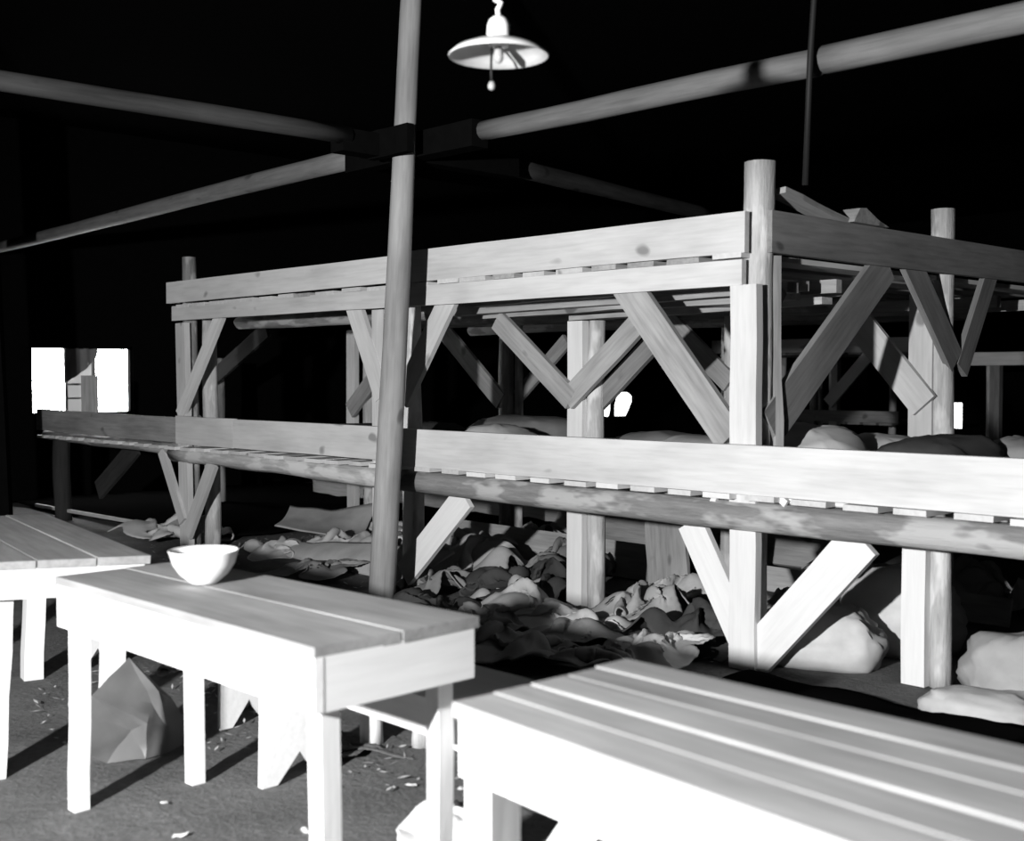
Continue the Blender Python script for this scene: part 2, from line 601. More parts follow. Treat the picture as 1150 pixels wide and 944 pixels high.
# lower tier
B('guard_board', (2.75, -0.10, 0.972), (-2.58, -0.10, 0.968), 0.232, 0.04, rough=0.02, seg=6)
B('guard_board', (-2.60, -0.10, 0.985), (-4.60, -0.10, 0.985), 0.215, 0.04, rough=0.03)
B('guard_board', (-4.61, -0.097, 0.983), (-5.50, -0.097, 0.985), 0.222, 0.04, rough=0.03)
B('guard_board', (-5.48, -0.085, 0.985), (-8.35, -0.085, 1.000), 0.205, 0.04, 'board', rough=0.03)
log('bearer_log', (2.8, -0.045, 0.738), (-2.72, -0.045, 0.752), 0.074, 0.070, M['log'], bunk, seg=14, wob=0.05)
log('bearer_log', (-2.5, -0.03, 0.762), (-5.7, -0.03, 0.785), 0.074, 0.062, M['post'], bunk, seg=12, wob=0.12)
log('bearer_log', (-5.5, -0.02, 0.808), (-8.3, -0.02, 0.848), 0.050, 0.042, M['log'], bunk, seg=10, wob=0.12)
# inner bearers that carry the slats
for y, z, r in ((0.57, 1.80, 0.065), (1.87, 1.815, 0.06), (3.2, 1.815, 0.06)):
    log('inner_bearer', (-0.45, y, z + 0.06), (-5.65, y, z + 0.07), r, r * 0.85, M['log'], bunk, seg=12, wob=0.10)
for y in (0.6, 1.87, 3.2):
    log('inner_bearer', (2.8, y, 0.755), (-8.3, y, 0.765), 0.06, 0.055, M['log'], bunk, seg=14, wob=0.08)
for yy, zz, xx, ww in ((0.34, 1.855, 0.02, 0.05), (0.46, 1.82, -0.06, 0.04), (0.50, 1.87, -0.02, 0.05), (0.66, 1.80, 0.0, 0.035), (0.30, 1.905, -0.1, 0.06)):
    B('inner_bearer', (xx, yy, zz), (xx - RND.uniform(1.5, 3.0), yy + 0.1, zz + RND.uniform(-0.02, 0.02)), ww, 0.09, 'pine_old', rough=0.2, seg=6)
# deck slats, laid from front to back
def slats(xa, xb, z, front, mats, ws, gs):
    x = xa
    while x > xb:
        w = RND.uniform(*ws)
        g = RND.choice(gs)
        dz = RND.uniform(-0.004, 0.004)
        plank('slat', (x - w / 2, front, z + dz), (x - w / 2, front + DEPTH - 0.05, z + dz), w, 0.026,
              M[RND.choice(mats)], bunk, face=(0, 0, 1), seg=3, rough=0.04)
        x -= w + g
slats(0.0, -5.55, 1.984, -0.081, ('pine', 'pine', 'pine_old'), (0.15, 0.24), (0.012, 0.07, 0.08, 0.09))
slats(2.72, -8.25, 0.838, -0.128, ('pine', 'pine', 'edge'), (0.13, 0.19), (0.07, 0.09, 0.12))

# front posts: split log behind, sawn strut in front carrying the bearer
def front_post(x, top, strut_top, w=0.14, mat='post'):
    log('post', (x, 0.06, 0.0), (x + 0.01, 0.06, top), 0.078, 0.070, M[mat], bunk, flat=(0, -1, 0), seg=9, wob=0.05)
    if strut_top:
        B('strut', (x + 0.0, -0.015, 0.0), (x + 0.0, -0.015, strut_top), w, 0.05, rough=0.04)
log('post', (-0.025, 0.065, 0.0), (0.0, 0.065, 2.44), 0.072, 0.074, M['post'], bunk, seg=9, wob=0.05)
B('strut', (0.01, -0.045, 0.80), (0.01, -0.045, 1.845), 0.15, 0.05, 'pine', rough=0.04)
B('strut', (0.0, -0.03, 0.0), (0.0, -0.03, 0.80), 0.15, 0.05, 'edge', rough=0.04)
log('post', (-2.70, 0.08, 0.0), (-2.70, 0.08, 1.93), 0.080, 0.070, M['post'], bunk, flat=(0, -1, 0))
B('strut', (-2.93, 0.0, 0.0), (-2.93, 0.0, 1.85), 0.12, 0.04)
log('post', (-5.55, 0.06, 0.0), (-5.58, 0.06, 2.39), 0.065, 0.055, M['log'], bunk)
log('post', (-5.40, 0.16, 0.0), (-5.43, 0.16, 1.90), 0.066, 0.06, M['post'], bunk)
B('strut', (-5.50, -0.02, 0.0), (-5.55, -0.02, 1.85), 0.145, 0.05, 'pine')
log('post', (-8.2, 0.08, 0.0), (-8.2, 0.08, 0.95), 0.085, 0.08, M['beam_shaded'], bunk)
# bark strip hanging beside the corner post
plank('bark_strip', (0.06, 0.12, 1.99), (0.075, 0.14, 0.80), 0.045, 0.02, M['pine_old'], bunk, face=(1, -0.4, 0), rough=0.3, seg=6)

# front braces, upper tier
def brace(p0, p1, w, t=0.035, mat='pine', face=(0, -1, 0), c0=0.0, c1=0.0):
    return plank('brace', p0, p1, w, t, M[mat], bunk, face=face, seg=3, rough=0.03, cut0=c0, cut1=c1)
brace((-0.78, -0.018, 1.90), (-0.10, -0.018, 1.11), 0.175, mat='pine_old')
brace((-2.20, -0.012, 1.90), (-2.68, -0.012, 1.26), 0.15)
brace((-3.20, -0.012, 1.90), (-2.88, -0.012, 1.28), 0.15)
brace((-4.93, -0.012, 1.92), (-5.54, -0.05, 1.10), 0.115)
# front braces, lower tier
brace((-0.34, -0.012, 0.68), (-0.01, -0.012, 0.12), 0.155, mat='edge')
brace((0.62, -0.012, 0.69), (0.01, -0.012, 0.02), 0.19, mat='edge')
brace((-2.06, -0.012, 0.69), (-2.66, -0.012, 0.14), 0.17, mat='edge')
brace((-5.86, -0.05, 0.80), (-5.50, -0.05, 0.24), 0.10)
brace((-5.02, -0.05, 0.74), (-5.44, -0.05, 0.14), 0.12)
brace((-7.05, 0.3, 0.78), (-7.75, 0.25, 0.32), 0.19, mat='beam_shaded')
# little wedges either side of the corner post under the guard board
plank('wedge', (-0.13, -0.07, 0.86), (-0.17, -0.07, 0.78), 0.03, 0.02, M['edge'], bunk, seg=1)
plank('wedge', (0.19, -0.07, 0.87), (0.26, -0.07, 0.82), 0.035, 0.02, M['edge'], bunk, seg=1)
log('stretcher', (0.07, -0.03, 0.835), (0.75, -0.03, 0.84), 0.022, 0.02, M['edge'], bunk)

# mid-bay posts set back from the front
B('post', (-1.66, 0.55, 0.0), (-1.66, 0.55, 1.75), 0.125, 0.06, 'edge', rough=0.05)
log('post', (-1.55, 0.60, 0.0), (-1.55, 0.60, 1.75), 0.058, 0.052, M['post'], bunk)
brace((-2.33, 0.50, 1.78), (-1.66, 0.50, 1.27), 0.135, mat='pine_old')
brace((-1.10, 0.50, 1.74), (-1.70, 0.50, 1.27), 0.135, mat='pine_old')
brace((-1.06, 0.62, 1.66), (-1.60, 0.62, 1.22), 0.12, mat='end')
B('post', (0.71, 0.30, 0.0), (0.71, 0.30, 0.72), 0.115, 0.06, 'edge')
log('post', (0.81, 0.34, 0.0), (0.81, 0.34, 0.72), 0.05, 0.045, M['post'], bunk)
# second bay and the spine row at half depth
log('post', (-4.27, 2.39, 0.0), (-4.27, 2.39, 1.93), 0.07, 0.06, M['post'], bunk)
log('post', (-4.15, 2.42, 0.0), (-4.15, 2.42, 1.90), 0.04, 0.035, M['post'], bunk)
brace((-5.05, 2.34, 1.83), (-4.28, 2.34, 1.20), 0.16, mat='board')
brace((-3.60, 2.46, 1.72), (-4.2, 2.46, 1.24), 0.12, mat='board')
B('strut', (-0.09, 1.85, 0.0), (-0.09, 1.85, 1.90), 0.15, 0.06, 'pine')
log('post', (0.01, 1.90, 0.0), (0.0, 1.90, 2.39), 0.072, 0.066, M['post'], bunk)
brace((-0.60, 1.80, 1.88), (-0.05, 1.80, 1.24), 0.175)
log('post', (-1.52, 1.9, 0.0), (-1.52, 1.9, 1.85), 0.05, 0.045, M['post'], bunk)
B('strut', (-1.42, 1.9, 0.0), (-1.42, 1.9, 1.85), 0.07, 0.04, 'board')
brace((-2.05, 1.85, 1.84), (-1.48, 1.85, 1.37), 0.14, mat='board')
log('post', (-5.60, 1.9, 0.0), (-5.60, 1.9, 1.85), 0.07, 0.06, M['post'], bunk)
B('strut', (-5.83, 1.87, 0.0), (-5.83, 1.87, 1.85), 0.13, 0.05, 'pine')
brace((-4.85, 1.82, 1.88), (-5.80, 1.82, 1.10), 0.16, mat='board')
log('post', (-8.38, 1.9, 0.0), (-8.38, 1.9, 1.62), 0.085, 0.075, M['log'], bunk)
brace((-7.2, 1.8, 1.9), (-8.3, 1.8, 1.4), 0.17, mat='beam_shaded')
for x in (-0.05, -2.8, -5.6):
    log('post', (x, 3.62, 0.0), (x, 3.62, 2.05), 0.07, 0.062, M['post'], bunk)
for x in (2.65,):
    log('post', (x, 0.08, 0.0), (x, 0.08, 1.0), 0.07, 0.065, M['post'], bunk)

# open end of the upper tier
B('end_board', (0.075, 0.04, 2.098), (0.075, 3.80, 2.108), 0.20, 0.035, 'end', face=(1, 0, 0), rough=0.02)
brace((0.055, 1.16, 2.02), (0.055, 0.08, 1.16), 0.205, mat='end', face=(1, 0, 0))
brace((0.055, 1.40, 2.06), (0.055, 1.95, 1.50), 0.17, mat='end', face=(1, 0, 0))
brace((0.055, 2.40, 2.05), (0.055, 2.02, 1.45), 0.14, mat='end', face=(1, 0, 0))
brace((0.04, 0.20, 1.83), (0.04, 0.10, 1.70), 0.05, mat='pine_old', face=(1, 0, 0))
for y in (0.75, 1.0, 2.6, 3.1):
    B('inner_bearer', (0.02, y, 1.90 - 0.02), (-2.6, y + 0.02, 1.90 - 0.015), 0.07, 0.05, 'pine_old', face=(0, -1, 0))

# loose boards lying on the corner of the upper tier
tag(plank('loose_board', (0.03, 0.16, 2.305), (0.03, 0.76, 2.205), 0.03, 0.10, M['pine_old'], face=(1, 0, 0.1), rough=0.1),
    'thin plank slanting down from the corner post top onto the bunk end', 'plank')
def wedge_block():
    bm = bmesh.new()
    pr = [(0.74, 2.205), (1.09, 2.205), (0.98, 2.235), (0.86, 2.285), (0.80, 2.28)]
    a = [bm.verts.new((0.0, y, z)) for y, z in pr]
    b = [bm.verts.new((0.11, y, z)) for y, z in pr]
    bm.faces.new(a); bm.faces.new(b[::-1])
    for k in range(5):
        bm.faces.new((a[k], b[k], b[(k + 1) % 5], a[(k + 1) % 5]))
    return link('wood_wedge', to_mesh(bm, 'wood_wedge'), M['pine_old'])
tag(wedge_block(), 'pointed wood offcut lying on the dark end board of the upper bunk', 'offcut')

# ------------------------------------------------------------------ bunk across the far aisle
far = thing('bunk_bed', 'dim distant bunk seen through the braces at the right, beyond the aisle', 'bunk bed')
def Fp(name, p0, p1, w, t, mat='pine', **k):
    return plank(name, p0, p1, w, t, M[mat], far, **k)
FY = 10.5
Fp('guard_board', (-4.70, FY, 1.87), (-8.2, FY, 1.89), 0.20, 0.04)
Fp('guard_board', (-1.0, FY + 0.1, 1.66), (-4.22, FY + 0.1, 1.66), 0.17, 0.04)
Fp('post', (-6.04, FY + 0.05, 0), (-6.04, FY + 0.05, 1.80), 0.13, 0.1)
Fp('brace', (-5.42, FY - 0.03, 1.76), (-6.10, FY - 0.03, 1.04), 0.17, 0.04, 'edge')
log('post', (-6.62, FY + 0.4, 0), (-6.62, FY + 0.4, 1.85), 0.05, 0.05, M['post'], far)
log('post', (-6.50, FY + 0.4, 0), (-6.50, FY + 0.4, 1.85), 0.03, 0.03, M['post'], far)
Fp('post', (-3.70, FY + 0.15, 0), (-3.70, FY + 0.15, 1.60), 0.13, 0.1, 'end')
log('post', (-3.90, FY + 0.4, 0), (-3.90, FY + 0.4, 1.60), 0.05, 0.05, M['post'], far)
log('post', (-1.5, FY + 0.15, 0), (-1.5, FY + 0.15, 1.60), 0.07, 0.06, M['post'], far)
Fp('guard_board', (-5.0, FY, 0.86), (-8.2, FY, 0.86), 0.16, 0.04, 'board')
x = -1.2
while x > -8.1:
    if x < -5.0:
        Fp('slat', (x, FY, 0.76), (x, FY + 1.8, 0.76), 0.2, 0.03, 'board', face=(0, 0, 1), seg=1)
    if x < -4.8:
        Fp('slat', (x, FY, 1.76), (x, FY + 1.8, 1.76), 0.2, 0.03, 'board', face=(0, 0, 1), seg=1)
    x -= 0.25
for xx in (-1.1, -3.7, -6.1, -8.1):
    log('post', (xx, FY + 1.8, 0), (xx, FY + 1.8, 1.75 if xx < -5 else 0.9), 0.06, 0.05, M['post'], far)

# ------------------------------------------------------------------ roof timbers and posts
def timber(*a, label, cat='beam', **k):
    return tag(log(*a, **k), label, cat)
BZ = 2.79
timber('roof_log', (3.3, -0.14, BZ), (0.49, -0.15, BZ), 0.066, 0.062, M['beam'], seg=10, wob=0.03,
       label='thick pale roof log slanting to the upper right edge of the picture')
timber('roof_log', (0.46, -0.16, BZ - 0.006), (-1.68, -0.24, BZ), 0.062, 0.055, M['beam'], seg=8, wob=0.03,
       label='pale roof log with a rounded end, just right of the tall pole')
timber('roof_log', (-2.84, -0.26, BZ), (-9.9, 0.05, BZ), 0.065, 0.055, M['beam'], seg=12, wob=0.04,
       label='roof log running left towards the bright window, its far end lit')
timber('roof_log', (-2.30, -4.6, BZ - 0.03), (-2.26, -0.72, BZ), 0.046, 0.052, M['beam_shaded'], seg=10, wob=0.05,
       label='dark roof log sloping down from the upper left edge')
timber('roof_log', (-2.36, 0.55, BZ), (-2.9, 3.6, BZ), 0.062, 0.055, M['beam_shaded'], seg=8, wob=0.05,
       label='dim roof log behind the pole, receding to the right above the bunk')
for nm, y in (('roof log', 1),):
    pass

pole = thing('support_pole', 'tall leaning round pole rising from behind the middle table to the roof', 'pole', (-2.395, -0.40, 0))
log('shaft', (0, 0, -0.02), (0.37, 0.0, 4.28), 0.082, 0.058, M['pole'], pole, seg=16, n=16, wob=0.025)
plank('cap_timber', (-0.45, 0.13, 2.77), (0.75, 0.13, 2.77), 0.15, 0.12, M['tar'], pole)
plank('cap_timber', (0.10, -0.38, 2.76), (0.10, 1.0, 2.76), 0.13, 0.12, M['tar'], pole, face=(1, 0, 0))
plank('cleat', (0.05, -0.10, 2.765), (0.42, -0.10, 2.765), 0.16, 0.05, M['tar'], pole)

o = tag(tube('hanger_rod', [(0.52, -0.23, 4.28), (0.50, -0.235, 3.2), (0.475, -0.24, 2.79), (0.43, -0.20, 2.25)], 0.014, M['iron']),
        'thin dark rod hanging down past the joint of the pale roof log', 'rod')
lp = tag(plank('dark_post', (-6.95, -1.05, 0), (-7.02, -1.18, 4.3), 0.34, 0.12, M['tar'], face=(1.4, -1, 0)),
         'black tarred post at the left edge beside the bright window', 'post')

# ------------------------------------------------------------------ tables
def table(label, loc, rotz, L, W, H, planks, apron, legs, grow=0.0, roll=0.0, pitch=0.0):
    """local origin at the floor under the front-left corner; x along, y across (away)"""
    t = thing('plank_table', label, 'table', loc, (roll, pitch, rotz))
    k = 1 + grow      # the top may widen towards its right end
    th = 0.03
    y = 0.0
    ws = [W * p for p in planks]
    for i, w in enumerate(ws):
        dz = sum((0.0012, 0.0034, 0.0008, 0.0026, 0.0040)[k % 5] for k in range(i)) - 0.004
        ya = y + w / 2 - W / 2
        tp = plank('top_plank', (RND.uniform(-.006, .006), ya + W / 2, H - th / 2 + dz), (L + RND.uniform(-.006, .006), ya * k + W / 2, H - th / 2 + dz),
              w * (1 + k) / 2 - 0.006, th, M['top'], t, face=(0, 0, 1), rough=0.006, bev=0.006)
        for v in tp.data.vertices:
            f = v.co.x / L
            v.co.z *= (1 + grow * f) / (1 + grow / 2)
        y += w
    za = H - th - apron / 2
    e = grow * W / 2
    plank('apron', (0.02, 0.014, za), (L - 0.004, 0.014 - e, za), apron, 0.026, M['edge'], t, rough=0.015, bev=0.003)
    plank('apron', (0.02, W - 0.03, za), (L - 0.02, W - 0.03 + e, za), apron, 0.026, M['edge'], t, rough=0.015)
    plank('apron', (0.025, 0.03, za), (0.025, W - 0.045, za), apron, 0.026, M['edge'], t, face=(-1, 0, 0), rough=0.015)
    plank('apron', (L - 0.018, 0.03 - e, za), (L - 0.018, W - 0.02 + e, za), apron, 0.026, M['edge'], t, face=(1, 0, 0), rough=0.015)
    for lx, ly, w, sx, sy in legs:
        plank('leg', (lx + sx, ly + sy, -0.03), (lx, ly, H - th), w, w, M['edge'], t, rough=0.05, seg=5, bev=0.004)
    return t
table('narrow pale plank table in the middle with a white bowl on it', (-0.44, -3.205, 0), math.radians(1.4), 1.485, 0.49, 0.76,
      (0.5, 0.5), 0.135, [(0.095, 0.045, 0.050, 0, -0.015), (0.115, 0.44, 0.050, 0.0, 0.0), (1.425, 0.045, 0.056, 0.01, -0.01), (1.40, 0.44, 0.052, 0, 0)], grow=0.10, pitch=-0.004)
tr = table('large plank table in the right foreground with bright gaps between its boards', (1.61, -3.25, 0), math.radians(-2.0), 1.70, 0.51, 0.76,
           (0.21, 0.19, 0.21, 0.18, 0.21), 0.118, [(0.05, 0.06, 0.078, 0, 0), (0.05, 0.45, 0.07, 0, 0), (1.62, 0.03, 0.078, 0, 0), (1.62, 0.47, 0.07, 0, 0)], grow=0.30)
plank('brace', (0.36, 0.05, 0.63), (0.07, 0.05, 0.25), 0.075, 0.035, M['edge'], tr, rough=0.03)
table('table at the left edge with a grey top, ahead of the black post', (-2.36, -3.13, 0.022), math.radians(-9.5), 1.60, 0.62, 0.76,
      (0.36, 0.33, 0.31), 0.105, [(0.08, 0.07, 0.08, 0, 0), (0.10, 0.55, 0.085, 0, 0), (1.50, 0.125, 0.08, 0, -0.01), (1.47, 0.53, 0.075, 0, 0)], roll=-0.045)

# ------------------------------------------------------------------ benches and stakes
def notched_leg(b, x, y0, y1, h, mat):
    bm = bmesh.new()
    w = y1 - y0
    pr = [(0, 0), (w * 0.2, 0), (w * 0.5, 0.10), (w * 0.8, 0), (w, 0), (w * 0.96, h), (w * 0.04, h)]
    a = [bm.verts.new((-0.015, p, q)) for p, q in pr]
    c = [bm.verts.new((0.015, p, q)) for p, q in pr]
    bm.faces.new(a); bm.faces.new(c[::-1])
    for k in range(len(pr)):
        bm.faces.new((a[k], c[k], c[(k + 1) % len(pr)], a[(k + 1) % len(pr)]))
    o = link('leg', to_mesh(bm, 'leg'), mat, b)
    o.location = (x, y0, 0)
    return o
def bench(label, loc, rotz, L, W, H, legs):
    b = thing('plank_bench', label, 'bench', loc, (0, 0, rotz))
    plank('seat', (0, W / 2, H - 0.02), (L, W / 2, H - 0.02), W, 0.04, M['edge'], b, face=(0, 0, 1), rough=0.02, bev=0.004)
    plank('rail', (0.06, 0.02, H - 0.075), (L - 0.06, 0.02, H - 0.075), 0.07, 0.025, M['edge'], b, rough=0.02)
    for x in legs:
        notched_leg(b, x, 0.03, W - 0.03, H - 0.04, M['edge'])
    return b
bench('low plank bench standing behind and under the middle table', (-0.24, -2.66, 0), 0, 2.5, 0.36, 0.50, (0.11, 2.36))
bench('second low bench with notched board legs, behind the left table leg', (-2.25, -2.46, 0), math.radians(2), 1.5, 0.32, 0.44, (0.1, 1.41))
st = tag(log('wooden_stake', (-0.263, -2.06, -0.01), (-0.263, -2.06, 0.42), 0.045, 0.043, M['edge'], seg=5, wob=0.03),
         'short pale round stake set in a low dirt mound behind the bench', 'stake')
st = tag(log('wooden_stake', (-0.12, -1.93, -0.01), (-0.12, -1.93, 0.40), 0.04, 0.036, M['post'], seg=5, wob=0.1),
         'ragged barked stake beside the paler round stake, nearer the bunk', 'stake')
tag(heap('dirt_mound', (-0.25, -2.12), 0.42, 0.40, 0.035, 0.3, 4.1, M['dirt'], thick=0), 'low mound of dirt heaped round the pale stake', 'mound')

# ------------------------------------------------------------------ bowl
bowl = lathe('bowl', [(0, 0.0), (0.040, 0.0), (0.046, 0.006), (0.075, 0.030), (0.096, 0.062), (0.106, 0.098), (0.109, 0.103), (0.106, 0.105),
                      (0.101, 0.098), (0.090, 0.060), (0.070, 0.032), (0.040, 0.012), (0, 0.010)], M['enamel'], n=48)
bowl.location = (0.04, -2.93, 0.762)
tag(bowl, 'white enamel bowl standing on the middle table', 'bowl')

# ------------------------------------------------------------------ hanging lamp
lamp = thing('pendant_lamp', 'white enamel lamp with a flat dish shade hanging unlit from the roof', 'lamp', (0.739, -2.322, 2.365))
lathe('shade', [(0.149, 0.0), (0.151, 0.004), (0.130, 0.022), (0.085, 0.040), (0.045, 0.050), (0.036, 0.056), (0.034, 0.050),
                (0.045, 0.044), (0.085, 0.033), (0.130, 0.015), (0.147, 0.0), (0.149, 0.0)], M['shade'], lamp, n=56)
lathe('neck', [(0.0, 0.120), (0.016, 0.119), (0.029, 0.108), (0.035, 0.090), (0.036, 0.050), (0.030, 0.030), (0.0, 0.028)], M['enamel'], lamp, n=32)
lathe('bulb', [(0.0, -0.022), (0.009, -0.018), (0.015, -0.006), (0.014, 0.01), (0.01, 0.028), (0.0, 0.03)], M['bulb'], lamp, n=24)
tube('pull_cord', [(-0.02, -0.01, 0.03), (-0.02, -0.012, -0.03), (-0.018, -0.012, -0.075)], 0.004, M['iron'], lamp)
lathe('pull_knob', [(0, -0.100), (0.009, -0.096), (0.012, -0.086), (0.008, -0.074), (0, -0.072)], M['bulb'], lamp, n=16).location = (-0.018, -0.012, 0)
hook = [(0.0, 0.0, 0.118), (-0.004, 0, 0.14), (0.012, 0.0, 0.155), (-0.014, 0.0, 0.172), (-0.022, 0, 0.185), (-0.004, 0, 0.195), (-0.012, 0, 0.23), (-0.01, 0, 0.5), (0, 0, ZC - 2.365)]
tube('cord', hook, 0.008, M['paper'], lamp)

# ------------------------------------------------------------------ bedding on the lower deck
DZ = 0.852
deck = [
    # x, y, sx, sy, sz, rot, mat, label
    (-2.62, 0.75, 0.55, 0.50, 0.235, 0.1, 'canvas', 'pale stuffed sack just right of the tall pole on the lower deck'),
    (-3.15, 1.55, 1.0, 0.70, 0.265, 0.0, 'blanket', 'long grey bedding roll behind the pale sack right of the pole'),
    (-1.55, 1.15, 0.70, 0.60, 0.20, 0.3, 'blanket', 'dark rounded bundle on the lower deck below the small window'),
    (-0.98, 1.00, 0.75, 0.60, 0.21, -0.2, 'sack', 'grey bundle on the lower deck left of the corner post brace'),
    (-0.10, 0.62, 0.62, 0.66, 0.30, 0.1, 'canvas', 'big pale stuffed sack right of the corner post on the lower deck'),
    (0.06, 1.12, 0.55, 0.50, 0.24, 0.2, 'sack', 'thin grey bedding edge behind the big pale sack'),
    (0.46, 0.95, 0.62, 0.60, 0.25, 0.0, 'dark_cloth', 'dark blanket mound on the lower deck before the second end post'),
    (0.70, 1.40, 0.40, 0.45, 0.235, 0.0, 'blanket', 'small grey bundle on the lower deck nearest the right edge'),
    (-4.45, 0.75, 1.10, 0.70, 0.20, 0.0, 'dark_cloth', 'dark folded blanket on the lower deck, left of the pole'),
    (-3.55, 0.80, 0.95, 0.70, 0.22, 0.05, 'dark_cloth', 'dark bedroll with a raised end, close left of the pole'),
]
for i, (x, y, sx, sy, sz, r, mt, lb) in enumerate(deck):
    tag(sack('bedding_bundle', (x, y, DZ), sx, sy, sz, r, 3.7 * i + 1, M[mt], wr=0.07), lb, 'bundle', 'bedding on the lower deck')
tag(heap('rumpled_blanket', (-6.35, 0.62), 0.95, 0.75, 0.28, 0.0, 8.8, M['blanket'], z=DZ), 'rumpled blanket edge on the lower deck near the bright window', 'blanket')
# upright board standing in front of the window
tag(plank('upright_board', (-8.15, 0.35, DZ), (-8.15, 0.35, 1.43), 0.16, 0.03, M['board'], face=(0.7, -0.7, 0)),
    'short upright board standing before the bright window', 'board')

# ------------------------------------------------------------------ bedding and boards on the floor under the bunk
tag(plank('bed_board', (-4.3, 1.62, 0.12), (-1.75, 1.55, 0.13), 0.25, 0.03, M['pine_old'], face=(0, -1, 0.25)), 'long board on edge along the floor beneath the bunk', 'board')
tag(plank('leaning_plank', (-1.55, 1.30, 0.02), (-1.72, 1.45, 0.62), 0.30, 0.03, M['board'], face=(0.2, -1, 0)), 'wide dark plank leaning beneath the bunk, left of the corner post', 'plank')
tag(plank('bed_board', (0.5, 1.75, 0.10), (-1.2, 1.75, 0.10), 0.16, 0.03, M['pine_old'], face=(0, -1, 0.3)), 'short board on edge on the floor behind the corner post', 'board')
tag(plank('bed_board', (-4.0, 2.75, 0.17), (-1.0, 2.7, 0.17), 0.30, 0.03, M['board'], face=(0, -1, 0.5)), 'dim grey board lying deep under the bunk behind the split post', 'board')
tag(plank('bed_board', (-8.6, 3.3, 0.14), (-3.2, 3.3, 0.14), 0.24, 0.04, M['board'], face=(0, -1, 0)), 'far low board under the back of the bunk', 'board')
tag(plank('lath', (-8.9, 0.10, 0.10), (-5.75, 0.12, 0.12), 0.03, 0.03, M['pine']), 'thin pale lath on the floor at the left under the bunk', 'lath')

def sheet(name, P, mat, sub=14, nz=0.012, seed=1.0, thick=0.006):
    """bilinear/curved sheet from a 3x3 grid of points"""
    def q(a, b, c, t):
        return Vector(a) * (1 - t) ** 2 + (Vector(b) * 2 - (Vector(a) + Vector(c)) * 0.5) * 2 * t * (1 - t) * 0.5 * 1.0 + Vector(b) * 0 + Vector(c) * t ** 2 if False else \
            Vector(a) * (1 - t) * (1 - 2 * t) + Vector(b) * 4 * t * (1 - t) + Vector(c) * t * (2 * t - 1)
    bm = bmesh.new()
    g = []
    for i in range(sub + 1):
        row = []
        for j in range(sub + 1):
            s, t = i / sub, j / sub
            p = q(q(*P[0], t), q(*P[1], t), q(*P[2], t), s)
            p = p + Vector((noise.noise(p * 4 + Vector((seed, 0, 0))), noise.noise(p * 4 + Vector((0, seed, 0))), noise.noise(p * 4 + Vector((0, 0, seed))))) * nz
            row.append(bm.verts.new(p))
        g.append(row)
    for i in range(sub):
        for j in range(sub):
            bm.faces.new((g[i][j], g[i + 1][j], g[i + 1][j + 1], g[i][j + 1]))
    bmesh.ops.recalc_face_normals(bm, faces=bm.faces)
    bmesh.ops.solidify(bm, geom=bm.faces[:], thickness=thick)
    return link(name, to_mesh(bm, name, True), mat)
tag(sheet('canvas_sheet', [[(-5.0, 0.36, 0.01), (-3.9, 0.30, 0.005), (-2.85, 0.26, 0.005)],
                           [(-5.0, 0.43, 0.045), (-3.9, 0.38, 0.095), (-2.85, 0.36, 0.13)],
                           [(-5.0, 0.54, 0.06), (-3.9, 0.54, 0.17), (-2.85, 0.56, 0.22)]], M['canvas'], nz=0.02, thick=0.02),
    'broad smooth canvas sheet spread low under the bunk left of the pole', 'canvas')
tag(sheet('curled_sheet', [[(-5.55, 0.85, 0.12), (-5.25, 1.0, 0.08), (-4.85, 1.15, 0.06)],
                           [(-5.7, 1.05, 0.18), (-5.4, 1.2, 0.12), (-5.0, 1.4, 0.10)],
                           [(-5.85, 1.2, 0.25), (-5.5, 1.4, 0.22), (-5.1, 1.62, 0.32)]], M['sack'], nz=0.02, thick=0.01),
    'curled stiff sheet with raised edge right of the left bunk post', 'sheet')
for (x0_, x1_, y0_, y1_), lb in (((-10.1, -5.75, 0.28, 3.9), 'black sheet added to darken the ground at the left under the bunk'),
                                 ((0.12, 2.7, -1.1, -0.14), 'black sheet added to darken the dirt in front of the bunk at the right'),
                                 ((-5.7, -3.0, 2.2, 4.6), 'black sheet added to darken the ground deep under the bunk behind the pole')):
    t_ = sheet('shade_sheet', [[(xx, yy, 0.035) for xx in (x0_, (x0_ + x1_) / 2, x1_)] for yy in (y0_, (y0_ + y1_) / 2, y1_)], M['tar'], sub=24, nz=0.03, thick=0.012)  # added black sheets, standing in for shade on the ground
    tag(t_, lb, 'shade sheet')
for i, (x, y, sx, sy, sz, r_, mt, lb) in enumerate([
        (0.20, 0.36, 0.56, 0.46, 0.30, 0.5, 'canvas', 'pale bulging sack on the floor right of the corner post'),
        (0.30, 0.92, 0.62, 0.50, 0.42, -0.2, 'canvas', 'creased light sack behind the pale bulging one'),
        (1.24, 0.34, 0.60, 0.46, 0.32, 0.5, 'sack', 'light bulky sack on the floor at the far right'),
        (1.18, 0.00, 0.50, 0.30, 0.12, 0.3, 'sack', 'flat grey sack in front of the bulky one at the far right')]):
    tag(sack('stuffed_sack', (x, y, 0.0), sx, sy, sz, r_, 5.1 * i + 2, M[mt], wr=0.12), lb, 'sack', 'sacks on the floor under the bunk')
